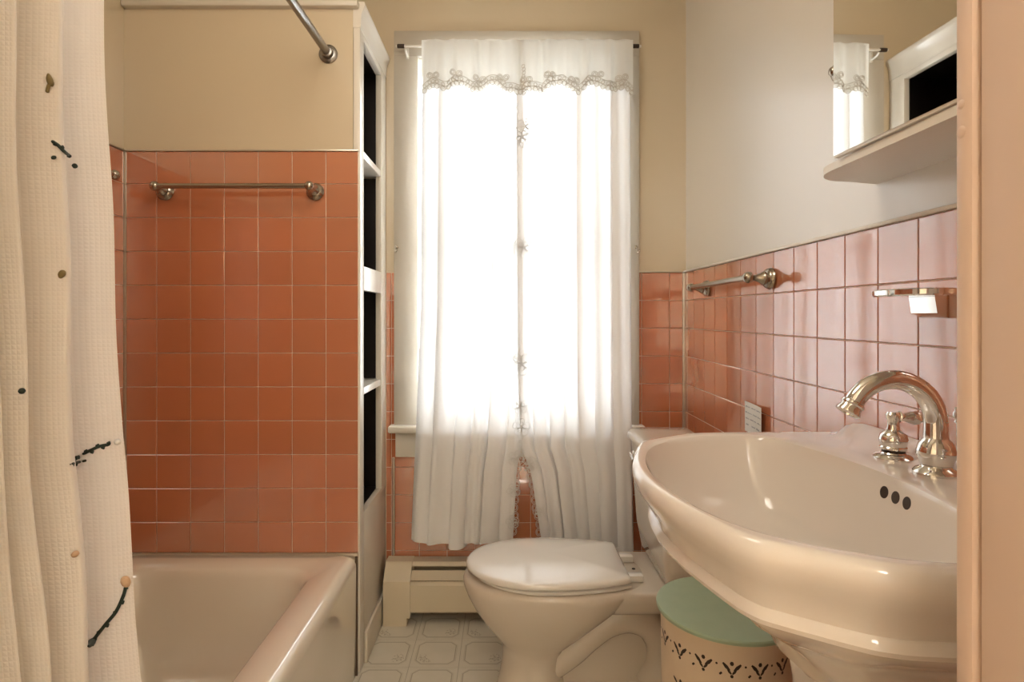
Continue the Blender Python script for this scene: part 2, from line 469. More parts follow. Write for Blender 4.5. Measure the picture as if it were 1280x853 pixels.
# metal / plaster caps along the tile edges
def trim(mb, n, material, label):
    return struct(mb.build('trim_%d' % n, material, smooth=40), label, 'trim')
trim(bx(XL + 0.004, XC - 0.004, YT - 0.011, YT, ZTUB, ZTUB + 0.006, bev=0.0015), 1, 'cap', 'thin metal cap above the tub end tiles')
trim(bx(XL, XL + 0.011, YF, YT - 0.011, ZTUB, ZTUB + 0.006, bev=0.0015), 2, 'cap', 'thin metal cap above the long tub wall tiles')
trim(bx(XL + 0.002, XL + 0.013, YT - 0.013, YT - 0.002, ZRIM, ZTUB, bev=0.003), 3, 'cap', 'metal corner strip in the tub corner')
trim(bx(XR - 0.013, XR, YF + 0.0165, YW - 0.004, ZT, ZT + 0.0075, bev=0.002), 4, 'white_trim', 'white glossy cap strip above the side wall tiles')
trim(bx(0.525, XR - 0.013, YW - 0.011, YW, ZT, ZT + 0.005, bev=0.0015), 5, 'cap', 'thin metal cap above the window wall tiles')
trim(bx(XR - 0.017, XR - 0.005, YW - 0.017, YW - 0.005, 0.2, ZT, bev=0.003), 6, 'cap', 'metal corner strip beside the window wall tiles')
trim(MB().tube([(-0.440, YW - 0.012, 0.222), (-0.440, YW - 0.012, 0.605)], 0.0055, 10), 7, 'cap', 'slim metal strip running down beside the window apron')
trim(bx(XL + 0.004, XC - 0.004, YT - 0.014, YT - 0.003, ZRIM - 0.004, ZRIM + 0.005), 8, 'cap', 'metal bead along the back of the tub')
trim(bx(XL, XC - 0.002, YT - 0.022, YT + 0.03, 2.158, 2.184, bev=0.008), 9, 'trim', 'cream moulding on top of the tub partition')

# ------------------------------------------------------------------ window
YI = YW - 0.022
win = struct(bx(WX0, WX1, YW + 0.002, YW + 0.118, WZ0 - 0.02, WZ0 + 0.012).build('window_1', 'white_trim'), 'tall double-hung window with wide cream casing', 'window')
def wp(mb, name, m='casing', sm=40, par=None): return part(par or win, mb, name, m, sm)
wp(bx(-0.437, -0.343, YI, YW + 0.002, 0.735, 2.179, bev=0.002), 'casing')
wp(bx(0.429, 0.523, YI, YW + 0.002, 0.735, 2.179, bev=0.002), 'casing')
wp(bx(-0.437, 0.523, YI, YW + 0.002, 2.179, 2.278, bev=0.002), 'head_casing')
wp(bx(-0.456, 0.542, YI - 0.030, YW + 0.03, 0.706, 0.735, bev=0.008, seg=3), 'stool', 'white_trim')
wp(bx(-0.432, 0.518, YI + 0.002, YW, 0.608, 0.706, bev=0.003), 'apron', 'white_trim')
wp(bx(WX0, WX0 + 0.016, YW + 0.004, YW + 0.118, 0.742, WZ1, bev=0.001), 'window_jamb', 'white_trim')
wp(bx(WX1 - 0.016, WX1, YW + 0.004, YW + 0.118, 0.742, WZ1, bev=0.001), 'window_jamb', 'white_trim')
wp(bx(WX0, WX1, YW + 0.004, YW + 0.118, WZ1 - 0.012, WZ1, bev=0.001), 'window_head', 'white_trim')
def sash(z0, z1, y):
    a, b = WX0 + 0.017, WX1 - 0.017
    mb = MB(); w = 0.030
    mb.box(a, a + w, y, y + 0.026, z0, z1); mb.box(b - w, b, y, y + 0.026, z0, z1)
    mb.box(a + w, b - w, y, y + 0.026, z0, z0 + w); mb.box(a + w, b - w, y, y + 0.026, z1 - w, z1)
    s = wp(mb, 'sash', 'white_trim', None)
    part(s, bx(a + w - 0.004, b - w + 0.004, y + 0.010, y + 0.014, z0 + w - 0.004, z1 - w + 0.004), 'pane', 'pane')
sash(0.743, 1.47, YW + 0.060); sash(1.43, WZ1 - 0.013, YW + 0.089)

# small tieback hooks on the casing
def hook(x, label):
    t = thing('curtain_hook', (x, YI, 1.425), label, 'hook', 'curtain tieback hooks')
    part(t, MB().lathe([(0.007, 0), (0.007, 0.002), (0.004, 0.004)], rotm((x, YI, 1.43), (0, -1, 0)), 14), 'base', 'nickel', 40)
    pts = [(x, YI - 0.002, 1.43), (x, YI - 0.014, 1.428), (x, YI - 0.020, 1.418), (x, YI - 0.022, 1.410), (x + 0.004, YI - 0.027, 1.408), (x + 0.008, YI - 0.030, 1.418)]
    part(t, MB().tube(catmull(pts, 5), 0.0022, 8), 'hook', 'nickel', 60)
hook(-0.427, 'small metal tieback hook on the window casing beside the open shelves')
hook(0.510, 'small metal tieback hook on the window casing beside the painted wall')

# ------------------------------------------------------------------ curtain rod, curtains, valance
YR = 2.272; ZR = 2.196
t = thing('curtain_rod', (0.05, YR, ZR), 'slim white curtain rod with brown end caps across the window', 'curtain rod')
part(t, MB().tube([(-0.42, YR, ZR), (0.52, YR, ZR)], 0.0045, 12), 'rod', 'plastic_white', 60)
part(t, MB().lathe([(0.0045, 0), (0.008, 0.0005), (0.008, 0.026), (0.005, 0.028)], rotm((-0.388, YR, ZR), (-1, 0, 0)), 14), 'end_cap', 'brown_cap', 50)
part(t, MB().lathe([(0.0045, 0), (0.008, 0.0005), (0.008, 0.026), (0.005, 0.028)], rotm((0.484, YR, ZR), (1, 0, 0)), 14), 'end_cap', 'brown_cap', 50)
for x in (-0.384, 0.486):
    mb = MB().box(x - 0.006, x + 0.006, YI - 0.003, YI, ZR - 0.03, ZR + 0.012, bev=0.001)
    mb.tube([(x, YI - 0.002, ZR - 0.02), (x, YR + 0.012, ZR - 0.018), (x, YR, ZR - 0.010)], 0.004, 8)
    part(t, mb, 'bracket', 'plastic_white', 50)

def fold(u, z, seed, nf):
    a = 0.015 * math.sin(u * nf * 2 * PI + seed) + 0.006 * math.sin(u * nf * 1.63 * 2 * PI + seed * 2.1 + (2.2 - z) * 0.5)
    a += 0.004 * math.sin(u * nf * 3.1 * 2 * PI + seed * 0.7)
    return a
def hem(u, seed): return 0.010 * math.sin(u * 9 + seed) + 0.006 * math.sin(u * 23 + seed)
def drape(xl, xr, z1, seed, nf, ybase, ue, yedge):
    """xl, xr: functions of z; returns surface fn(u, v) from the rod (v=0) to the hem (v=1)"""
    def fn(u, v):
        zb = z1 + hem(u, seed)
        z = ZR + 0.008 + (zb - ZR - 0.008) * v
        amp = 0.45 + 0.55 * smoothstep(0, 0.12, v) + 0.25 * v
        x = xl(z) + (xr(z) - xl(z)) * u
        d = smoothstep(0.02, 0.20, abs(u - ue)); x += d * (0.019 + 0.007 * math.sin(u * 7 + seed)) * math.sin(u * nf * 2 * PI + seed + 1.2) * amp + d * 0.004 * math.sin(u * nf * 1.63 * 2 * PI + seed * 2.1 + 1.0) * amp
        y = lerp(yedge + 0.003 * math.sin(z * 9 + seed), ybase + fold(u, z, seed, nf) * amp, d)
        return (x, y, z)
    return fn
def lerp(a, b, t): return a + (b - a) * t
def pw(pts):
    def g(z):
        if z >= pts[0][0]: return pts[0][1]
        for (za, xa), (zb, xb) in zip(pts, pts[1:]):
            if z >= zb: return lerp(xa, xb, (za - z) / (za - zb))
        return pts[-1][1]
    return g
lace_x_left = pw([(2.2, 0.068), (0.90, 0.068), (0.66, 0.058), (0.57, 0.042), (0.27, 0.026)])
lace_x_right = pw([(2.2, 0.040), (0.90, 0.046), (0.66, 0.060), (0.57, 0.096), (0.27, 0.142)])
fl_ = drape(pw([(2.2, -0.318), (1.2, -0.322), (0.28, -0.357)]), lace_x_left, 0.290, 0.8, 6.0, 2.266, 1.0, 2.252)
fr_ = drape(lace_x_right, pw([(2.2, 0.478), (1.2, 0.482), (0.28, 0.486)]), 0.280, 2.9, 7.0, 2.258, 0.0, 2.242)

def curve_flower(mb, c, r, k=5, rot=0.0, th=0.0011, petal=0.55, yoff=None):
    for i in range(k):
        a = rot + 2 * PI * i / k
        pts = []
        for j in range(14):
            q = 2 * PI * j / 14
            lx = r * (0.55 + 0.45 * math.cos(q)); ly = r * petal * 0.6 * math.sin(q) * (0.6 + 0.4 * math.cos(q))
            x = c[0] + lx * math.cos(a) - ly * math.sin(a); z = c[2] + lx * math.sin(a) + ly * math.cos(a)
            pts.append((x, c[1] if yoff is None else yoff(x, z), z))
        mb.tube(pts, th, 5, closed=True)

def lace_edge(fn, u_edge, sgn, parent, z_top, z_bot, zs_fl):
    """scalloped eyelet border and applique flowers along the inner edge of a panel"""
    mb = MB()
    def at(z, du=0.0):
        v = max(0.0, min(1.0, (ZR - z) / (ZR - 0.285))); return fn(u_edge + du, v)
    n = int((z_top - z_bot) / 0.030)
    for i in range(n):
        z = z_top - (i + 0.5) * 0.030
        p = at(z); cx = p[0] + sgn * 0.004 + 0.003 * math.sin(i * 1.7)
        y0 = p[1] - 0.003
        for r_ in (0.013, 0.0075):
            pts = [(cx + r_ * math.cos(q * PI / 6) * 0.8, y0 - 0.001, z + r_ * math.sin(q * PI / 6) * 1.1) for q in range(12)]
            mb.tube(pts, 0.0010, 5, closed=True)
    part(parent, mb, 'lace_edging', 'lace_white', 60)
    for (z, r_, dx) in zs_fl:
        p = at(z)
        fb = MB()
        def yo(x, zz, p=p):
            u = u_edge - sgn * abs(x - p[0]) / 0.42 if (x - p[0]) * sgn < 0 else u_edge
            v = max(0.0, min(1.0, (ZR - zz) / (ZR - 0.285)))
            return p[1] - 0.0045
        curve_flower(fb, (p[0] + dx, p[1] - 0.004, z), r_, 5, 0.6 + z * 3, 0.0012, 0.9, yo)
        curve_flower(fb, (p[0] + dx, p[1] - 0.004, z), r_ * 0.6, 5, 0.6 + z * 3, 0.0010, 0.8, yo)
        part(parent, fb, 'lace_flower', 'lace_white', 60)

def panel(fn, label, u_edge, sgn, fls):
    t = thing('sheer_curtain', (fn(0.5, 0)[0], YR, ZR), label, 'curtain')
    part(t, MB().grid(fn, 150, 70), 'panel', 'sheer', 180)
    lace_edge(fn, u_edge, sgn, t, 1.98, 0.31, fls)
    return t
panel(fl_, 'white sheer curtain panel on the side of the open shelves', 1.0, 1, [(1.88, 0.030, 0.004), (1.43, 0.040, -0.012), (1.0, 0.042, -0.012), (0.80, 0.028, 0.0), (0.62, 0.030, -0.012), (0.5, 0.026, -0.008), (0.38, 0.026, -0.006)])
panel(fr_, 'white sheer curtain panel on the side of the toilet tank', 0.0, -1, [(1.84, 0.040, 0.020), (1.42, 0.040, 0.024), (0.98, 0.042, 0.016), (0.82, 0.030, 0.004), (0.74, 0.034, 0.004), (0.60, 0.030, 0.008), (0.42, 0.022, 0.006)])

def val_bot(u):
    sc = 0.030 * abs(math.sin((u * 4.0 + 0.05) * PI)) ** 0.8
    return 2.000 - 0.018 * math.cos(u * 2 * PI * 2 + 0.3) * 0.5 + sc * 0.8 + 0.010 * math.sin(u * 41)
def val_fn(u, v):
    zb = val_bot(u); z = ZR + 0.014 + (zb - ZR - 0.014) * v
    x = -0.316 + (0.480 + 0.316) * u + 0.004 * math.sin(u * 60)
    amp = 0.4 + 0.6 * v
    y = 2.226 + amp * (0.0075 * math.sin(u * 2 * PI * 11 + 0.5) + 0.005 * math.sin(u * 2 * PI * 17.3 + 2))
    if v < 0.05: y = 2.262
    z_r = 0.004 * math.sin(u * 210) if v < 0.02 else 0
    return (x, y, z + z_r)
t = thing('curtain_valance', (0.08, YR, ZR), 'white gathered valance with scalloped lace border above the sheer curtains', 'valance')
part(t, MB().grid(val_fn, 170, 20), 'ruffle', 'valance', 180)
mb = MB()
def ringpts(cx, cz, r, u0, n=12):
    out = []
    for q in range(n):
        x = cx + r * math.cos(2 * PI * q / n); z = cz + r * math.sin(2 * PI * q / n)
        u = max(0, min(1, (x + 0.316) / 0.796)); out.append((x, val_fn(u, 0.95)[1] - 0.0035, z))
    return out
for i in range(44):
    u = (i + 0.5) / 44; p = val_fn(u, 1.0)
    mb.tube(ringpts(p[0], p[2] + 0.003, 0.0085, u), 0.0014, 5, closed=True)
    mb.tube(ringpts(p[0], p[2] + 0.020, 0.0060, u), 0.0013, 5, closed=True)
for i in range(9):
    u = (i + 0.5) / 9; p = val_fn(u, 1.0)
    for dx, dz, r in ((-0.012, 0.042, 0.011), (0.012, 0.042, 0.011), (-0.012, 0.042, 0.006), (0.012, 0.042, 0.006), (0, 0.024, 0.010)):
        mb.tube(ringpts(p[0] + dx, p[2] + dz, r, u), 0.0013, 5, closed=True)
for off in (0.031, 0.013):
    mb.tube([(val_fn(i / 200, 1)[0], val_fn(i / 200, 0.95)[1] - 0.003, val_fn(i / 200, 1)[2] + off) for i in range(201)], 0.0013, 5)
part(t, mb, 'lace_border', 'lace', 60)
mb = MB()
for k in range(9):
    z = 2.10 - k * 0.013; x = 0.066 + 0.003 * math.sin(k)
    mb.tube(ringpts(x, z, 0.006, 0.4), 0.0012, 5, closed=True)
part(t, mb, 'lace_seam', 'lace', 60)

# ------------------------------------------------------------------ built-in linen shelves
XF = XC; XB = -1.20
t = thing('linen_shelves', (XF, 2.13, 0.0), 'tall cream built-in linen shelves with dark open bays at the foot of the tub', 'shelf unit')
TH = 0.022
def cp(mb, name, m='white_trim', sm=40, par=None): return part(par or t, mb, name, m, sm)
Y0, Y1, Y2, Y3 = YT + 0.001, 1.977, 2.256, YW - 0.001
cp(bx(XF - TH, XF, Y0, Y1, 0.0, 2.10, bev=0.0025), 'stile')
cp(bx(XF - TH, XF, Y2, Y3, 0.49, 2.10, bev=0.0025), 'stile')
cp(bx(XF - TH, XF, Y1, Y2, 2.078, 2.10, bev=0.001), 'rail')
cp(bx(XF - TH, XF, Y1, Y2, 1.248, 1.328, bev=0.0015), 'rail')
cp(bx(XF - TH, XF - 0.001, Y1, Y3, 0.0, 0.505, bev=0.0015), 'lower_panel', 'trim')
cp(bx(XF - 0.001, XF + 0.010, Y1 + 0.005, Y3 - 0.006, 0.0, 0.105, bev=0.003), 'kick_board', 'trim')
# cornice
prof = [(XF - 0.03, 2.10), (XF + 0.002, 2.10), (XF + 0.003, 2.13), (XF + 0.006, 2.15), (XF + 0.013, 2.163), (XF + 0.016, 2.172), (XF + 0.014, 2.182), (XF - 0.03, 2.185)]
cp(MB().prism(prof, 'y', YT + 0.001, YW - 0.002), 'cornice', 'white_trim', 30)
cp(bx(XB, XF - 0.03, YT + 0.048, Y3, 2.15, 2.180), 'top_board', 'trim')
for z in (1.704, 0.909):
    cp(bx(XB + 0.01, XF - 0.004, Y1 - 0.02, Y2 + 0.04, z - 0.012, z + 0.012, bev=0.002), 'shelf')
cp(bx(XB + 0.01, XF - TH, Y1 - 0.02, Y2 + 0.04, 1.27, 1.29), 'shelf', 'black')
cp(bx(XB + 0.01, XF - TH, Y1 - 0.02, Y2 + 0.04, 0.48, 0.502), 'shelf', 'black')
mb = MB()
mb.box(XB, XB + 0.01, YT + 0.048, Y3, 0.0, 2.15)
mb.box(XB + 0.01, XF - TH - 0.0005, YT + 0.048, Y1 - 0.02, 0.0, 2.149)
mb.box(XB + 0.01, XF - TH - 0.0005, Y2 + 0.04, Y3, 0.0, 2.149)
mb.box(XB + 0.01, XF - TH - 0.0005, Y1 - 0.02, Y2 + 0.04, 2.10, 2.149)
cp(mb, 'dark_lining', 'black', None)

# ------------------------------------------------------------------ bathtub
TX0, TX1, TY0, TY1 = XL + 0.0085, -0.480, YF + 0.002, YT - 0.010
def rrect(x0, x1, y0, y1, r, z, n=10):
    out = []
    rs = r if isinstance(r, (list, tuple)) else (r,) * 4
    for (cx, cy, a0, rr) in ((x1 - rs[0], y1 - rs[0], 0, rs[0]), (x0 + rs[1], y1 - rs[1], PI / 2, rs[1]), (x0 + rs[2], y0 + rs[2], PI, rs[2]), (x1 - rs[3], y0 + rs[3], 1.5 * PI, rs[3])):
        for k in range(n + 1):
            a = a0 + PI / 2 * k / n; out.append((cx + rr * math.cos(a), cy + rr * math.sin(a), z))
    return out
t = thing('bathtub', ((TX0 + TX1) / 2, 1.17, 0), 'cream enamel built-in bathtub with rounded rim and straight apron', 'bathtub')
R_ = ZRIM
rings = [rrect(TX0, TX1 - 0.004, TY0, TY1, 0.006, 0.0), rrect(TX0, TX1 - 0.002, TY0, TY1, 0.006, 0.05), rrect(TX0, TX1, TY0, TY1, 0.008, R_ - 0.040),
         rrect(TX0, TX1 - 0.001, TY0, TY1, 0.010, R_ - 0.028), rrect(TX0, TX1 - 0.006, TY0, TY1, 0.014, R_ - 0.014), rrect(TX0, TX1 - 0.016, TY0 + 0.002, TY1 - 0.002, 0.02, R_ - 0.005),
         rrect(TX0 + 0.003, TX1 - 0.030, TY0 + 0.008, TY1 - 0.005, 0.03, R_ - 0.001), rrect(TX0 + 0.02, TX1 - 0.055, TY0 + 0.03, TY1 - 0.03, 0.05, R_ - 0.002)]
ins = [(0.050, 0.098, 0.07, 0.080, 0.006, 0.09), (0.056, 0.108, 0.08, 0.090, 0.016, 0.10), (0.062, 0.116, 0.09, 0.098, 0.035, 0.11), (0.070, 0.128, 0.11, 0.110, 0.10, 0.12),
       (0.080, 0.145, 0.14, 0.125, 0.20, 0.13), (0.100, 0.165, 0.18, 0.150, 0.28, 0.13), (0.135, 0.200, 0.23, 0.190, 0.315, 0.12), (0.20, 0.27, 0.3, 0.26, 0.325, 0.08)]
for (l, r, n_, f_, dz, rad) in ins:
    rings.append(rrect(TX0 + l, TX1 - r, TY0 + n_, TY1 - f_, rad, R_ - dz))
part(t, MB().loft(rings), 'tub_body', 'enamel', 50)
part(t, MB().lathe([(0.03, 0), (0.028, 0.003), (0.012, 0.002), (0.001, 0.001)], Matrix.Translation((-0.87, TY0 + 0.38, R_ - 0.3255)), 20), 'drain', 'chrome', 40)
struct(bx(TX1 - 0.006, TX1 + 0.002, YT - 0.011, YT - 0.005, 0, R_ - 0.008).build('trim_10', 'caulk'), 'dark caulk joint between tub and shelves', 'trim')

# ------------------------------------------------------------------ towel bars
def bar_post(t, wall, n, proj, rb=0.009):
    """turned post from wall point along n, ball at its end"""
    n = Vector(n).normalized(); w = Vector(wall)
    prof = [(0.0285, 0), (0.029, 0.003), (0.0265, 0.006), (0.0255, 0.008), (0.0265, 0.010), (0.024, 0.014), (0.018, 0.017), (0.0175, 0.020), (0.0185, 0.022), (0.014, 0.028), (0.009, 0.040), (0.0075, 0.048), (0.0085, proj - 0.012)]
    p = part(t, MB().lathe(prof, rotm(w, n), 28), 'post', t_mat[0], 40)
    c = w + n * proj
    part(p, MB().lathe([(0.0001, -0.0155)] + [(0.0155 * math.sin(PI * k / 10), -0.0155 * math.cos(PI * k / 10)) for k in range(1, 10)] + [(0.0001, 0.0155)], Matrix.Translation(c), 20), 'ball', t_mat[0], 60)
    return c
t_mat = ['nickel']
def towel_bar(a, b, n, proj, r, label, m):
    t_mat[0] = m
    t = thing('towel_bar', (Vector(a) + Vector(b)) / 2, label, 'towel bar')
    c0 = bar_post(t, a, n, proj); c1 = bar_post(t, b, n, proj)
    part(t, MB().tube([c0, c1], r, 16), 'bar', m, 60)
ft = 0.0095
towel_bar((-1.098, YT - ft + 0.0005, 1.563), (-0.614, YT - ft + 0.0005, 1.563), (0, -1, 0.1), 0.060, 0.0085, 'long dark nickel towel bar on the orange tub end tiles', 'nickel')
towel_bar((XR - ft + 0.0005, 1.571, 1.2615), (XR - ft + 0.0005, 2.062, 1.2575), (-1, 0, 0.05), 0.060, 0.0085, 'polished nickel towel bar on the pale side wall tiles', 'nickel')
towel_bar((XL + ft - 0.0005, 1.775, 1.582), (XL + ft - 0.0005, 1.20, 1.582), (1, 0, 0.05), 0.058, 0.0085, 'nickel grab bar on the long tub wall behind the shower curtain', 'nickel')

# shower rod
t = thing('shower_rod', (-0.577, YT, 2.011), 'dark steel shower curtain rod with round wall flange', 'shower rod')
part(t, MB().tube([(-0.577, YF + 0.001, 2.011), (-0.5745, YT - 0.001, 2.011)], 0.0125, 18), 'rod', 'steel_rod', 60)
for (p, n) in (((-0.5745, YT, 2.011), (0, -1, 0)), ((-0.577, YF, 2.011), (0, 1, 0))):
    fg = part(t, MB().lathe([(0.030, 0), (0.030, 0.005), (0.026, 0.008), (0.019, 0.010), (0.018, 0.026), (0.0135, 0.028)], rotm(p, n), 28), 'flange', 'steel_rod', 40)
    for k in range(3):
        a = 2 * PI * k / 3 + 0.5
        part(fg, MB().lathe([(0.0035, 0), (0.003, 0.002), (0.0005, 0.0025)], rotm((p[0] + 0.023 * math.cos(a), p[1] + n[1] * 0.007, p[2] + 0.023 * math.sin(a)), n), 10), 'screw', 'steel_rod', 40)

# ------------------------------------------------------------------ shower curtain
tips = [0.470, 0.520, 0.570, 0.618, 0.664, 0.722, 0.812]
def tipx(z):
    k = pw([(1.65, -0.551), (1.40, -0.545), (1.0, -0.529), (0.83, -0.514), (0.66, -0.503), (0.42, -0.453), (0.24, -0.440)])
    return k(z)
def trx(z):
    return tipx(z) - (0.022 + 0.095 * smoothstep(0.40, 0.66, z))
def sc_plan(s, z):
    """s in [0, nseg]: even integers are tips, odd are troughs"""
    nseg = 2 * (len(tips) - 1)
    s = max(0.0, min(nseg, s)); i = min(int(s), nseg - 1); f = s - i
    def knot(k):
        if k % 2 == 0: return (tipx(z), tips[k // 2])
        a, b = tips[k // 2], tips[k // 2 + 1]
        return (trx(z), a + (b - a) * 0.80)
    (xa, ya), (xb, yb) = knot(i), knot(i + 1)
    e = 0.5 - 0.5 * math.cos(PI * f)
    g = 0.35 * f + 0.65 * e
    yy = f + 0.16 * math.sin(2 * PI * f)
    x = xa + (xb - xa) * g; y = ya + (yb - ya) * yy
    y += 0.006 * math.sin(z * 2.4 + s)
    return x, y
NS = 2 * (len(tips) - 1)
def sc_fn(u, v):
    z = 1.985 + (0.235 - 1.985) * v; x, y = sc_plan(u * NS, z)
    return (x + 0.002 * math.sin(v * 30 + u * 9), y, z)
t = thing('shower_curtain', (-0.577, 0.62, 1.98), 'cream waffle-weave shower curtain with embroidered sprigs bunched at the doorway end', 'shower curtain')
part(t, MB().grid(sc_fn, 240, 110, lambda u, v: (u * 1.25, v * 1.75)), 'fabric', 'waffle', 180)
for k in range(len(tips)):
    c = Vector((-0.577, tips[k] - 0.01, 1.998))
    part(t, MB().tube([c + Vector((0.022 * math.cos(a), 0, 0.022 * math.sin(a))) for a in [2 * PI * j / 16 for j in range(16)]], 0.002, 6, closed=True), 'ring', 'chrome', 60)
def on_curtain(px, py):
    """front-most curtain point in the direction of the given view angles, nudged towards the room"""
    best = None
    for i in range(601):
        s = NS - 5.2 * i / 600; 
        y = 0.75
        for _ in range(3):
            z = H - (py - VY) * y / F; x, y = sc_plan(s, z)
        e = abs(VX + F * x / y - px)
        if e < 1.5 and (best is None or y < best[1]): best = (x, y, z)
    if best is None: return None
    v = Vector(best); return v - (v - Vector((0, 0, H))).normalized() * 0.004
def stitch(pts, r, m, name, leaves=0, leaf=0.006):
    P_ = [on_curtain(*p) for p in pts]; P_ = [p for p in P_ if p]
    if len(P_) < 2: return
    c = catmull(P_, 6); nn = len(c) - 1
    mb = MB().tube(c, [r * (0.25 + 0.75 * min(1.0, 4 * math.sin(PI * i / nn) if r < 0.0028 else math.sin(PI * i / nn) * 1.1)) for i in range(nn + 1)], 8)
    for k in range(leaves):
        p = c[int((k + 0.5) / leaves * (len(c) - 1))]; sg = 1 if k % 2 else -1
        d = Vector((0.5 * leaf, 0, sg * leaf))
        mb.tube([p, p + d * 0.5, p + d], [r * 0.8, r * 1.3, r * 0.3], 6)
    part(t, mb, name, m, 60)
stitch([(89, 581), (98, 572), (112, 564), (126, 558), (139, 556)], 0.0021, 'stem', 'embroidered_stem', 8, 0.005)
stitch([(91, 580), (100, 578), (108, 576)], 0.0018, 'stem', 'embroidered_stem', 2, 0.004)
stitch([(113, 806), (122, 795), (134, 780), (146, 765), (155, 745), (158, 733)], 0.0024, 'stem', 'embroidered_stem', 6, 0.005)
stitch([(112, 808), (116, 803), (120, 798)], 0.0048, 'stem', 'embroidered_stem')
stitch([(65, 176), (74, 182), (82, 190), (88, 196)], 0.0021, 'stem', 'embroidered_stem', 3, 0.004)
stitch([(91, 205), (94, 210)], 0.0034, 'stem', 'embroidered_bud')
stitch([(67, 195), (70, 199)], 0.0030, 'stem', 'embroidered_bud')
stitch([(76, 348), (79, 342), (83, 339)], 0.0038, 'olive', 'embroidered_leaf')
stitch([(61, 92), (64, 102), (67, 108)], 0.0036, 'olive', 'embroidered_leaf')
stitch([(60, 116), (62, 108), (65, 102)], 0.0020, 'olive', 'embroidered_leaf')
stitch([(154, 722), (158, 727), (161, 734)], 0.0060, 'blush', 'embroidered_bud')
stitch([(93, 690), (97, 696)], 0.0045, 'blush', 'embroidered_bud')
stitch([(147, 549), (149, 556)], 0.0045, 'lace_white', 'embroidered_bud')
stitch([(26, 486), (31, 492)], 0.0035, 'stem', 'embroidered_bud')

# ------------------------------------------------------------------ baseboard heater
YB = 2.216
t = thing('baseboard_heater', (0.1, 2.28, 0), 'cream metal baseboard heater along the wall under the window', 'heater')
capx0, capx1 = XC + 0.014, -0.358
poly = [(YW - 0.013, 0.0), (YB, 0.0), (YB, 0.150), (YB + 0.004, 0.165), (YB + 0.050, 0.214), (YB + 0.058, 0.219), (YW - 0.013, 0.219)]
mb = MB().prism(poly, 'x', capx0, capx1 - 0.012)
mb.prism([(YW - 0.013, 0.03), (YB, 0.03), (YB, 0.150), (YB + 0.004, 0.165), (YB + 0.050, 0.214), (YB + 0.058, 0.219), (YW - 0.013, 0.219)], 'x', capx1 - 0.012, capx1)
part(t, mb, 'end_cap', 'heater', 20)
hx1 = XR - 0.03
part(t, bx(capx1, hx1, YW - 0.018, YW - 0.013, 0.02, 0.217), 'back_plate', 'heater')
part(t, MB().prism([(YW - 0.018, 0.2155), (YW - 0.060, 0.2155), (YW - 0.072, 0.205), (YW - 0.072, 0.2025), (YW - 0.060, 0.2125), (YW - 0.018, 0.2125)], 'x', capx1, hx1), 'top_plate', 'heater', 20)
part(t, MB().prism([(YB + 0.050, 0.188), (YB + 0.014, 0.166), (YB + 0.016, 0.163), (YB + 0.052, 0.185)], 'x', capx1, hx1), 'damper', 'heater', 20)
part(t, MB().prism([(YB + 0.020, 0.160), (YB + 0.006, 0.150), (YB + 0.006, 0.052), (YB + 0.012, 0.045), (YB + 0.014, 0.047), (YB + 0.009, 0.054), (YB + 0.009, 0.149), (YB + 0.022, 0.158)], 'x', capx1, hx1), 'front_cover', 'heater', 20)
mb = MB(); 
for k in range(80):
    x = capx1 + 0.02 + k * 0.0125
    if x < hx1 - 0.01: mb.box(x, x + 0.001, YB + 0.03, YW - 0.022, 0.07, 0.13)
mb.tube([(capx1, YB + 0.06, 0.10), (hx1, YB + 0.06, 0.10)], 0.011, 10)
part(t, mb, 'fin_element', 'heater_dark')

# ------------------------------------------------------------------ toilet
TY = 1.866
def egg(xf, xb, hw, z, n=64, bw=None, p=2.0, xm=None):
    """outline with round front at xf (towards -x) and squarer back at xb"""
    xm = xf + (xb - xf) * 0.52 if xm is None else xm
    out = []
    for k in range(n):
        a = 2 * PI * k / n; c, s_ = math.cos(a), math.sin(a)
        if c <= 0:
            x = xm + (xm - xf) * c * (abs(c) ** (0.0)); y = hw * s_
        else:
            e = 2 / 3.2
            x = xm + (xb - xm) * (abs(c) ** e); y = hw * math.copysign(abs(s_) ** (2 / 2.4), s_)
            if bw is not None:
                w = (x - xm) / (xb - xm); lim = hw + (bw - hw) * w * w
                y = math.copysign(min(abs(y), lim), y) if True else y
        out.append((x, TY + y, z))
    return out
t = thing('toilet', (0.3, TY, 0), 'cream china toilet with closed glossy white lid under the window', 'toilet')
secs = [(-0.030, 0.20, 0.112, 0.0), (-0.022, 0.185, 0.106, 0.03), (-0.012, 0.175, 0.100, 0.08), (-0.010, 0.175, 0.099, 0.13), (-0.014, 0.19, 0.105, 0.152), (-0.040, 0.225, 0.124, 0.18), (-0.070, 0.27, 0.142, 0.215),
        (-0.098, 0.32, 0.160, 0.255), (-0.120, 0.37, 0.174, 0.295), (-0.131, 0.41, 0.181, 0.325), (-0.133, 0.43, 0.183, 0.345), (-0.128, 0.43, 0.180, 0.357), (-0.115, 0.425, 0.168, 0.361)]
body = part(t, MB().loft([egg(a, b, c, z) for (a, b, c, z) in secs]), 'bowl', 'china_toilet', 60)
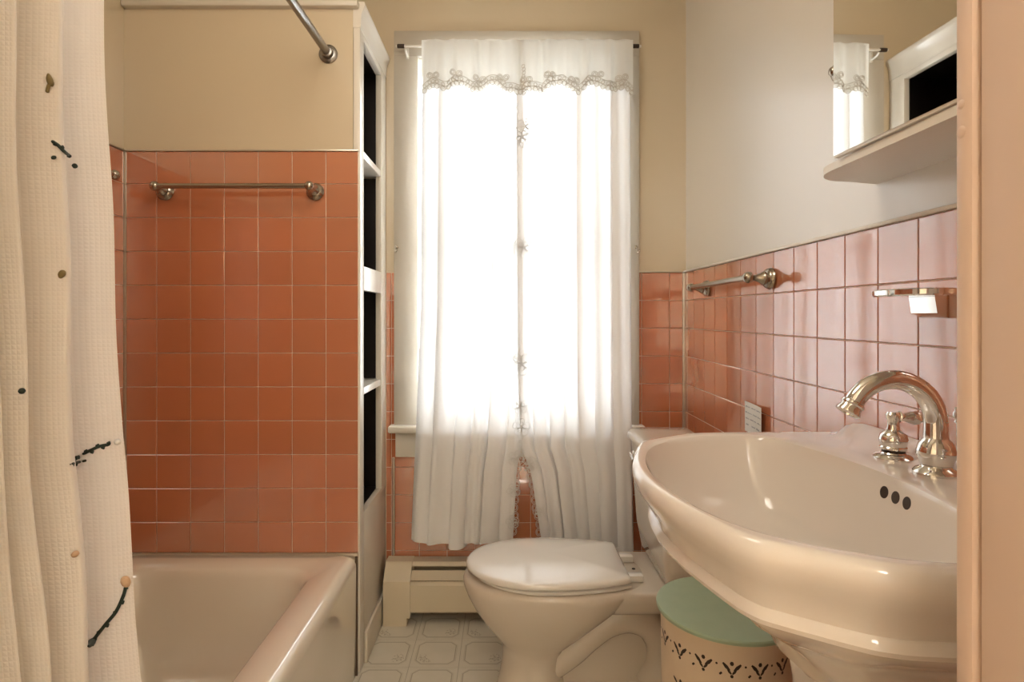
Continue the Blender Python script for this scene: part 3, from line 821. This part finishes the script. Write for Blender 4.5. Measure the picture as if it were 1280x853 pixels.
# back deck carrying the tank
dk = [(0.15, 0.60, 0.070, 0.258), (0.13, 0.630, 0.110, 0.276), (0.12, 0.645, 0.140, 0.300), (0.12, 0.650, 0.156, 0.325), (0.12, 0.650, 0.160, 0.350), (0.13, 0.648, 0.157, 0.357), (0.14, 0.640, 0.150, 0.360)]
part(t, MB().loft([rrect(a, b, TY - c, TY + c, 0.03, z) for (a, b, c, z) in dk]), 'rear_deck', 'china_toilet', 60)
part(t, MB().loft([rrect(0.02, 0.56, TY - 0.105, TY + 0.105, 0.05, 0.0), rrect(0.03, 0.55, TY - 0.098, TY + 0.098, 0.05, 0.022), rrect(0.06, 0.52, TY - 0.045, TY + 0.045, 0.03, 0.04), rrect(0.08, 0.52, TY - 0.035, TY + 0.035, 0.03, 0.27)]), 'foot', 'china_toilet', 50)
for sg in (-1, 1):
    yy = TY + sg * 0.040
    pts = [(0.06, yy, 0.040), (0.13, yy, 0.078), (0.19, yy, 0.125), (0.25, yy, 0.180), (0.31, yy, 0.222), (0.38, yy, 0.238), (0.445, yy, 0.212), (0.478, yy, 0.155), (0.475, yy, 0.090), (0.44, yy, 0.03)]
    part(t, MB().tube(catmull(pts, 6), [0.036 + 0.012 * min(1, i / 14) for i in range(55)], 18), 'trapway', 'china_toilet', 60)
# tank
def tank_ring(x0, x1, hw, z, r): return rrect(x0, x1, TY - 0.002 - hw, TY - 0.002 + hw, (r * 0.5, r, r, r * 0.5), z)
part(t, MB().loft([tank_ring(0.485, 0.628, 0.175, 0.361, 0.05), tank_ring(0.462, 0.634, 0.198, 0.385, 0.05), tank_ring(0.450, 0.636, 0.210, 0.46, 0.045), tank_ring(0.440, 0.637, 0.219, 0.62, 0.042), tank_ring(0.436, 0.638, 0.223, 0.735, 0.04)]), 'tank', 'china_toilet', 50)
part(t, MB().loft([tank_ring(0.434, 0.640, 0.226, 0.736, 0.04), tank_ring(0.424, 0.644, 0.234, 0.740, 0.045), tank_ring(0.422, 0.644, 0.235, 0.757, 0.045), tank_ring(0.427, 0.641, 0.231, 0.766, 0.045), tank_ring(0.440, 0.632, 0.218, 0.7705, 0.04), tank_ring(0.50, 0.58, 0.15, 0.772, 0.03)]), 'tank_lid', 'china_toilet', 50)
lv = part(t, MB().lathe([(0.012, 0), (0.012, 0.004), (0.007, 0.007), (0.006, 0.016)], rotm((0.441, TY + 0.165, 0.690), (-1, 0, 0)), 16), 'flush_lever', 'chrome', 40)
part(lv, MB().tube([(0.428, TY + 0.165, 0.690), (0.426, TY + 0.13, 0.687), (0.424, TY + 0.095, 0.682)], [0.006, 0.005, 0.007], 10), 'lever_arm', 'chrome', 60)
# seat ring and lid
def lid_outline(z, n=96):
    out = []; xf, xm, xb, hw, bw = -0.123, 0.110, 0.367, 0.186, 0.138
    for k in range(n):
        a = 2 * PI * k / n; c, s_ = math.cos(a), math.sin(a)
        if c <= 0: x, y = xm + (xm - xf) * c, hw * s_
        else:
            q_ = abs(s_)
            if q_ > 0.45:
                q = (math.acos(min(1, q_)) / math.acos(0.45)); x = xm + (xb - xm) * q; y = hw - (hw - bw) * q ** 2.2
            else: x = xb; y = bw * q_ / 0.45
            y = math.copysign(y, s_)
        out.append((x, TY + y, z))
    return out
def lidring(sc, z, dx=0.0):
    base = lid_outline(z)
    cx = 0.13
    return [((cx + (x - cx) * sc) + dx, TY + (y - TY) * sc, z) for (x, y, _) in base]
part(t, MB().loft([lidring(0.94, 0.3625, 0.012), lidring(0.96, 0.366, 0.012), lidring(0.96, 0.372, 0.012), lidring(0.94, 0.375, 0.012)]), 'seat_ring', 'seat', 50)
lid_r = [lidring(0.965, 0.3795), lidring(0.992, 0.3815), lidring(1.0, 0.386), lidring(0.998, 0.392), lidring(0.988, 0.396), lidring(0.965, 0.3985), lidring(0.9, 0.4022), lidring(0.75, 0.4085), lidring(0.6, 0.4130), lidring(0.4, 0.4170), lidring(0.2, 0.4190), lidring(0.05, 0.4195)]
part(t, MB().loft(lid_r), 'lid', 'seat', 50)
for sg in (-1, 1):
    part(t, bx(0.350, 0.415, TY + sg * 0.072 - 0.017, TY + sg * 0.072 + 0.017, 0.361, 0.382, bev=0.004), 'hinge', 'seat', 40)
part(t, MB().lathe([(0.006, 0), (0.005, 0.003), (0.001, 0.004)], Matrix.Translation((0.405, TY + 0.01, 0.360)), 10), 'bolt_mark', 'hole', 40)

# ------------------------------------------------------------------ waste bin with mint lid
BC = (0.505, 1.360); BR = 0.145
t = thing('waste_bin', (BC[0], BC[1], 0), 'round cream tin bin with punched flowers and mint green lid beside the toilet', 'bin')
part(t, MB().lathe([(BR * 0.93, 0.0), (BR * 0.95, 0.006), (BR, 0.470), (BR + 0.001, 0.486), (BR - 0.006, 0.488)], Matrix.Translation((*BC, 0)), 72), 'drum', 'tin', 40)
part(t, MB().lathe([(BR + 0.001, 0.4885), (BR + 0.009, 0.489), (BR + 0.010, 0.495), (BR + 0.008, 0.4985), (BR - 0.004, 0.500), (0.02, 0.5005)], Matrix.Translation((*BC, 0)), 72), 'lid', 'mint', 30)
def on_drum(a, z, w, h, rot=0.0, n=6):
    out = []
    for k in range(n):
        q = 2 * PI * k / n
        lx, lz = w * math.cos(q), h * math.sin(q)
        x, zz = lx * math.cos(rot) - lz * math.sin(rot), lx * math.sin(rot) + lz * math.cos(rot)
        aa = a + x / BR; r = BR * (0.95 + 0.05 * (z + zz) / 0.47)
        out.append(((r + 0.0007) * math.cos(aa), (r + 0.0007) * math.sin(aa), z + zz))
    return out
def motif():
    mb = MB()
    def blob(x, z, w, h, rot, n=6):
        v = on_drum(x / BR, 0.438 + z, w, h, rot, n); mb.add(v, [tuple(range(len(v)))])
    blob(-0.0110, 0.001, 0.0036, 0.0115, 0.75); blob(0.0110, 0.001, 0.0036, 0.0115, -0.75)
    blob(-0.0048, -0.009, 0.0026, 0.0068, 0.70); blob(0.0048, -0.009, 0.0026, 0.0068, -0.70)
    blob(0, 0.0085, 0.0042, 0.0048, 0); blob(0, -0.0180, 0.0036, 0.0038, 0)
    blob(0.0270, 0.004, 0.0024, 0.0024, 0, 8); blob(-0.0210, -0.014, 0.0024, 0.0024, 0, 8); blob(0.0340, -0.016, 0.0024, 0.0024, 0, 8)
    return mb.mesh('punched_motif', 'hole')
mm = motif(); NM = 16
for k in range(NM):
    o = link('punched_motif', mm, t); o.rotation_euler = (0, 0, -PI / 2 + 0.12 + 2 * PI * k / NM)
def motif2():
    mb = MB()
    for (x, z, w, h, r) in ((-0.01, 0.0, 0.003, 0.012, 0.5), (0.01, 0, 0.003, 0.012, -0.5), (0, 0.02, 0.004, 0.008, 0), (-0.016, 0.02, 0.003, 0.008, 0.9), (0.016, 0.02, 0.003, 0.008, -0.9), (0, -0.02, 0.0025, 0.014, 0), (0.014, -0.022, 0.004, 0.006, 0.6), (-0.014, -0.022, 0.004, 0.006, -0.6)):
        v = on_drum(x / BR, 0.345 + z, w, h, r, 8); mb.add(v, [tuple(range(len(v)))])
    return mb.mesh('punched_flower', 'hole')
m2 = motif2()
for k in range(6):
    o = link('punched_flower', m2, t); o.rotation_euler = (0, 0, -2.62 + 2 * PI * k / 6)

# ------------------------------------------------------------------ pedestal sink
SC = 0.845; ZS = 0.936
half = [(0.190, 0.0), (0.193, 0.05), (0.202, 0.105), (0.217, 0.160), (0.228, 0.195), (0.237, 0.222), (0.252, 0.247), (0.285, 0.270), (0.318, 0.292), (0.345, 0.308), (0.375, 0.317), (0.45, 0.323), (0.56, 0.325), (0.68, 0.325), (0.7115, 0.325), (0.7115, 0.25), (0.7115, 0.12)]
halfb = [(0.212, 0.0), (0.216, 0.06), (0.229, 0.125), (0.252, 0.185), (0.285, 0.228), (0.33, 0.262), (0.385, 0.285), (0.435, 0.292), (0.478, 0.278), (0.508, 0.235), (0.530, 0.165), (0.546, 0.09), (0.552, 0.03)]
def dense(h, smooth):
    full = h + [(x, -y) for (x, y) in h[::-1] if abs(y) > 1e-9]
    if smooth: return [(p.x, p.y) for p in catmull([(x, y, 0) for x, y in full], 8, closed=True)]
    out = full
    for _ in range(2):
        q = []
        for i in range(len(out)):
            a, b = out[i], out[(i + 1) % len(out)]
            q += [(0.86 * a[0] + 0.14 * b[0], 0.86 * a[1] + 0.14 * b[1]), (0.14 * a[0] + 0.86 * b[0], 0.14 * a[1] + 0.86 * b[1])]
        out = q
    return out
NA = 200; CX = 0.42
def radial(poly):
    rs = []
    for k in range(NA):
        a = 2 * PI * k / NA; d = (math.cos(a), math.sin(a)); best = 0
        for i in range(len(poly)):
            p, q = poly[i], poly[(i + 1) % len(poly)]
            ex, ey = q[0] - p[0], q[1] - p[1]; den = d[0] * ey - d[1] * ex
            if abs(den) < 1e-12: continue
            px, py = p[0] - CX, p[1]
            tt = (px * ey - py * ex) / den; uu = (px * d[1] - py * d[0]) / den
            if tt > 0 and -1e-6 <= uu <= 1 + 1e-6: best = max(best, tt)
        rs.append(best)
    return rs
RO = radial(dense(half, False)); RB = radial(dense(halfb, True))
def sring(fr, z, top=False, cx=CX):
    out = []
    for k in range(NA):
        a = 2 * PI * k / NA; r = fr(k); x = cx + r * math.cos(a); y = r * math.sin(a)
        zz = z
        if top: zz += 0.016 * smoothstep(0.650, 0.675, x)
        out.append((min(x, 0.7032), SC + y, zz))
    return out
def O(d): return lambda k: RO[k] - d
def blendc(w, d, r):   # towards circle of radius r
    return lambda k: (RO[k] - d) * (1 - w) + r * w
rings = [sring(lambda k: 0.095, 0.640, cx=0.53), sring(lambda k: 0.105, 0.662, cx=0.525), sring(blendc(0.80, 0.15, 0.125), 0.690, cx=0.505), sring(blendc(0.5, 0.16, 0.13), 0.720, cx=0.475), sring(blendc(0.2, 0.15, 0.15), 0.755, cx=0.44), sring(O(0.118), 0.782, cx=0.425), sring(O(0.086), 0.803), sring(O(0.063), 0.821), sring(O(0.049), 0.833), sring(O(0.042), 0.838),
         sring(O(0.029), 0.840), sring(O(0.026), 0.846), sring(O(0.029), 0.853), sring(O(0.033), 0.857), sring(O(0.027), 0.872), sring(O(0.016), 0.889), sring(O(0.006), 0.903), sring(O(0.001), 0.914), sring(O(0.0), 0.922), sring(O(0.003), 0.931, True), sring(O(0.009), ZS, True)]
def mixr(w, d1, d2): return lambda k: (RO[k] - d1) * (1 - w) + (RB[k] + d2) * w
rings += [sring(mixr(0.25, 0.009, 0.006), ZS + 0.0005, True), sring(mixr(0.5, 0.009, 0.006), ZS, True), sring(mixr(0.75, 0.009, 0.006), ZS, True), sring(lambda k: RB[k] + 0.006, ZS - 0.0005)]
for s_, z in ((1.0, 0.9335), (0.985, 0.927), (0.965, 0.915), (0.93, 0.893), (0.89, 0.868), (0.83, 0.840), (0.74, 0.816), (0.60, 0.797), (0.42, 0.785), (0.22, 0.778), (0.08, 0.776)):
    rings.append(sring(lambda k, s_=s_: RB[k] * s_, z))
t = thing('pedestal_sink', (0.53, SC, 0), 'large glossy cream pedestal sink with stepped rim on the side wall', 'sink')
sink_mb = MB().loft(rings, cap0=False)
bvh = BVHTree.FromPolygons([Vector(v) for v in sink_mb.v], sink_mb.f)
part(t, sink_mb, 'basin', 'china', 40)
col = [(0.10, 0.0, 0.135), (0.10, 0.02, 0.135), (0.085, 0.05, 0.115), (0.075, 0.10, 0.100), (0.070, 0.3, 0.092), (0.075, 0.5, 0.095), (0.088, 0.62, 0.100), (0.098, 0.668, 0.108)]
part(t, MB().loft([rrect(0.53 - r2, 0.53 + r1, SC - r2, SC + r2, min(r1, r2) * 0.8, z) for (r1, z, r2) in col]), 'pedestal', 'china', 40)
for k, yy in enumerate((0.806, 0.831, 0.856)):
    hit = bvh.ray_cast(Vector((CX, yy, 0.909)), Vector((1, 0, 0)))
    if hit[0]:
        n = hit[1] if hit[1].x < 0 else -hit[1]
        part(t, MB().lathe([(0.0088, -0.002), (0.0088, 0.0004), (0.0001, 0.0005)], rotm(hit[0], n), 18), 'overflow_hole', 'hole', 40)
part(t, MB().lathe([(0.022, -0.002), (0.022, 0.002), (0.018, 0.003), (0.001, 0.0035)], Matrix.Translation((CX, SC, 0.777)), 20), 'drain', 'chrome', 40)

# faucet set: spout, two handles, lift rod
FX, FY = 0.620, 0.854
t = thing('faucet', (FX, FY, ZS), 'chrome high-arc faucet with round base on the sink deck', 'faucet')
base_prof = [(0.029, -0.002), (0.029, 0.003), (0.026, 0.007), (0.020, 0.010), (0.0185, 0.012), (0.020, 0.014), (0.0205, 0.016), (0.022, 0.020), (0.0245, 0.028), (0.0245, 0.034), (0.0215, 0.044), (0.017, 0.050), (0.0155, 0.052)]
part(t, MB().lathe(base_prof, Matrix.Translation((FX, FY, ZS)), 36), 'base', 'chrome', 30)
r_arc = 0.063; zc = ZS + 0.073
pts = [(FX, FY, ZS + 0.045), (FX, FY, ZS + 0.06)]
for k in range(0, 25):
    a = math.radians(k / 24 * 152); pts.append((FX - r_arc + r_arc * math.cos(a), FY, zc + r_arc * math.sin(a)))
rad = [0.0158, 0.0155] + [0.0152 - 0.0022 * k / 24 for k in range(25)]
part(t, MB().tube(pts, rad, 24), 'spout', 'chrome', 60)
e = Vector(pts[-1]); dirn = (Vector(pts[-1]) - Vector(pts[-2])).normalized()
part(t, MB().lathe([(0.0128, -0.002), (0.0155, 0.0), (0.016, 0.003), (0.0145, 0.005), (0.0148, 0.009), (0.0165, 0.013), (0.0168, 0.016), (0.0145, 0.018), (0.011, 0.018), (0.010, 0.012)], rotm(e, dirn), 28), 'aerator', 'chrome', 30)
lr = part(t, MB().tube([(FX + 0.034, FY + 0.002, ZS), (FX + 0.034, FY + 0.002, ZS + 0.075)], 0.0026, 10), 'lift_rod', 'chrome', 60)
part(lr, MB().lathe([(0.003, 0), (0.0055, 0.002), (0.0045, 0.005), (0.007, 0.009), (0.0072, 0.015), (0.005, 0.019), (0.0055, 0.022), (0.002, 0.025)], Matrix.Translation((FX + 0.034, FY + 0.002, ZS + 0.072)), 16), 'knob', 'chrome', 40)
def handle(y, label):
    h = thing('tap_handle', (FX, y, ZS), label, 'tap handle')
    part(h, MB().lathe([(0.0285, -0.002), (0.0285, 0.002), (0.024, 0.006), (0.018, 0.008), (0.0165, 0.010)], Matrix.Translation((FX, y, ZS)), 32), 'flange', 'chrome', 30)
    part(h, MB().lathe([(0.0165, 0.0095), (0.0165, 0.0135)], Matrix.Translation((FX, y, ZS)), 28), 'seal', 'hole', 30)
    part(h, MB().lathe([(0.0165, 0.013), (0.0195, 0.015), (0.0195, 0.018), (0.0180, 0.020), (0.0200, 0.025), (0.0205, 0.031), (0.0185, 0.038), (0.0135, 0.043), (0.0095, 0.046), (0.0085, 0.052), (0.0085, 0.060), (0.0105, 0.064), (0.0110, 0.070), (0.0085, 0.074), (0.001, 0.0755)], Matrix.Translation((FX, y, ZS)), 32), 'body', 'chrome', 30)
    sg = -1 if y > FY else 1
    d = Vector((0.97, sg * 0.10, -0.06)).normalized(); c = Vector((FX, y, ZS + 0.067))
    part(h, MB().lathe([(0.0070, 0.004), (0.0095, 0.009), (0.0065, 0.012), (0.0062, 0.015), (0.0095, 0.024), (0.0115, 0.032), (0.0100, 0.038), (0.0058, 0.041), (0.0068, 0.044), (0.0020, 0.048)], rotm(c, d), 20), 'lever', 'chrome', 40)
handle(0.948, 'chrome tap handle on the sink deck next to the paper note')
handle(0.760, 'chrome tap handle on the sink deck next to the doorway')

# ------------------------------------------------------------------ mirror cabinet and wall fittings
XM = 0.560
t = thing('mirror_cabinet', (0.64, 0.81, 1.42), 'white medicine cabinet with plain mirror door and rounded shelf above the sink', 'cabinet')
part(t, bx(XM + 0.012, XR, 0.615, 0.990, 1.434, 2.02, bev=0.002), 'body', 'white_trim', 40)
poly = [(XR, 0.50)]
poly += [(0.600, 0.50), (0.575, 0.51), (0.566, 0.535)]
for k in range(0, 9):
    a = PI - (PI / 2) * k / 8
    poly.append((0.636 + 0.070 * math.cos(a), 1.030 + 0.085 * math.sin(a)))
poly += [(XR, 1.137)]
part(t, MB().prism(poly, 'z', 1.416, 1.4295), 'shelf', 'white_trim', 30)
dm = MB().box(-0.010, 0.0, -0.205, 0.205, 0.0, 0.59, bev=0.0015)
door = dm.build('mirror_door', 'white_trim', t, 40)
ang = 0.0175
door.location = Vector((XM + 0.011, 0.802, 1.4305)) - Vector(t.location)
door.rotation_euler = (0, 0, ang)
bx(-0.0115, -0.0095, -0.2035, 0.2035, 0.004, 0.586).build('mirror_glass', 'mirror', door)

t = thing('wall_hook', (XR, 1.272, 1.688), 'small round metal knob on the wall beside the mirror cabinet', 'hook')
part(t, MB().lathe([(0.020, 0), (0.020, 0.004), (0.016, 0.007), (0.008, 0.008), (0.007, 0.010)], rotm((XR, 1.272, 1.688), (-1, 0, 0)), 24), 'plate', 'nickel', 40)
part(t, MB().lathe([(0.007, 0.009), (0.009, 0.010), (0.010, 0.013), (0.008, 0.016), (0.002, 0.017)], rotm((XR, 1.272, 1.688), (-1, 0, 0)), 20), 'knob', 'nickel', 50)

t = thing('tumbler_holder', (XR, 0.96, 1.18), 'chrome soap and tumbler holder on the pale tiles above the tap', 'holder')
xw = XR - 0.0088
part(t, MB().prism([(xw, 1.160), (xw - 0.012, 1.160), (xw - 0.030, 1.168), (xw - 0.034, 1.194), (xw - 0.028, 1.202), (xw, 1.202)], 'y', 0.925, 0.985), 'bracket', 'chrome', 30)
pl = []
for k in range(40):
    a = 2 * PI * k / 40; pl.append((0.654 + 0.046 * math.copysign(abs(math.cos(a)) ** 0.8, math.cos(a)), 0.950 + 0.070 * math.copysign(abs(math.sin(a)) ** 0.8, math.sin(a))))
ri = [[(0.654 + (x - 0.654) * s_, 0.950 + (y - 0.950) * s_, z) for (x, y) in pl] for (s_, z) in ((0.96, 1.1945), (1.0, 1.197), (1.0, 1.2045), (0.97, 1.206), (0.90, 1.2055), (0.86, 1.200))]
part(t, MB().loft(ri), 'tray', 'chrome', 30)

# paper note
t = thing('paper_note', (XR - 0.012, 1.674, 0.87), 'small white paper note with lines of grey writing on the tiles', 'note')
def note_pt(u, z): return (XR - 0.0092 - 0.011 * max(0, u) ** 2, 1.743 - 0.138 * u, z)
mb = MB()
n = 10
front = [[note_pt(i / n, z) for i in range(n + 1)] for z in (0.826, 0.913)]
v = front[0] + front[1] + [(x + 0.0004, y, z) for (x, y, z) in front[0] + front[1]]
f = [(i, i + 1, n + 2 + i, n + 1 + i) for i in range(n)]
mb.add(v[:2 * (n + 1)], f)
part(t, mb, 'sheet', 'paper', 60)
def text_row(z, segs, h):
    mb = MB(); rnd = random.Random(int(z * 1e4))
    for (a, b) in segs:
        x = a
        while x < b:
            w = rnd.uniform(0.008, 0.022)
            hh = h * rnd.uniform(0.5, 1.0)
            p = [note_pt(x, z), note_pt(min(x + w, b), z + 0.0005), note_pt(min(x + w, b), z + hh), note_pt(x, z + hh * 0.8)]
            mb.add([(q[0] - 0.0004, q[1], q[2]) for q in p], [(0, 1, 2, 3)])
            x += w + rnd.uniform(0.006, 0.014)
    part(t, mb, 'writing', 'ink')['kind'] = 'stuff'
text_row(0.897, [(0.05, 0.30), (0.36, 0.62), (0.68, 0.92)], 0.0045)
text_row(0.880, [(0.05, 0.40), (0.46, 0.70), (0.74, 0.95)], 0.0045)
text_row(0.863, [(0.05, 0.25), (0.31, 0.66), (0.72, 0.95)], 0.0045)
text_row(0.845, [(0.08, 0.22), (0.38, 0.60), (0.66, 0.88)], 0.0055)

# ------------------------------------------------------------------ added fill lamps
def fill_globe(loc, label, power, color, r=0.13):  # unseen lamp with glowing globe, added as warm fill light
    t = thing('added_fill_lamp', loc, label, 'lamp')
    part(t, MB().lathe([(r * 0.7, 0), (r * 0.72, -0.012), (r * 0.66, -0.022)], Matrix.Translation(loc), 32), 'mount', 'plastic_white', 40)
    M['globe'] = emission('fill_globe_glow', color, 3.0)
    part(t, MB().lathe([(r * 0.64, -0.02)] + [(r * math.cos(a), -0.06 - 0.08 * math.sin(a)) for a in [k * PI / 2 / 8 for k in range(8)]] + [(0.001, -0.14)], Matrix.Translation(loc), 32), 'globe', 'globe', 60)
    l = bpy.data.lights.new('added_fill_bulb', 'POINT'); l.energy = power; l.color = color; l.shadow_soft_size = r * 1.4
    o = bpy.data.objects.new('added_fill_bulb', l); COL.objects.link(o); o.location = (loc[0], loc[1], loc[2] - 0.30)
fill_globe((0.0, -0.9, ZC), 'added hallway fill lamp shaped as a round glass ceiling globe', 13.5, (1.0, 0.90, 0.77))
fill_globe((-0.30, 1.02, ZC), 'added bathroom fill lamp shaped as a round glass ceiling globe', 8.2, (1.0, 0.91, 0.79), 0.16)
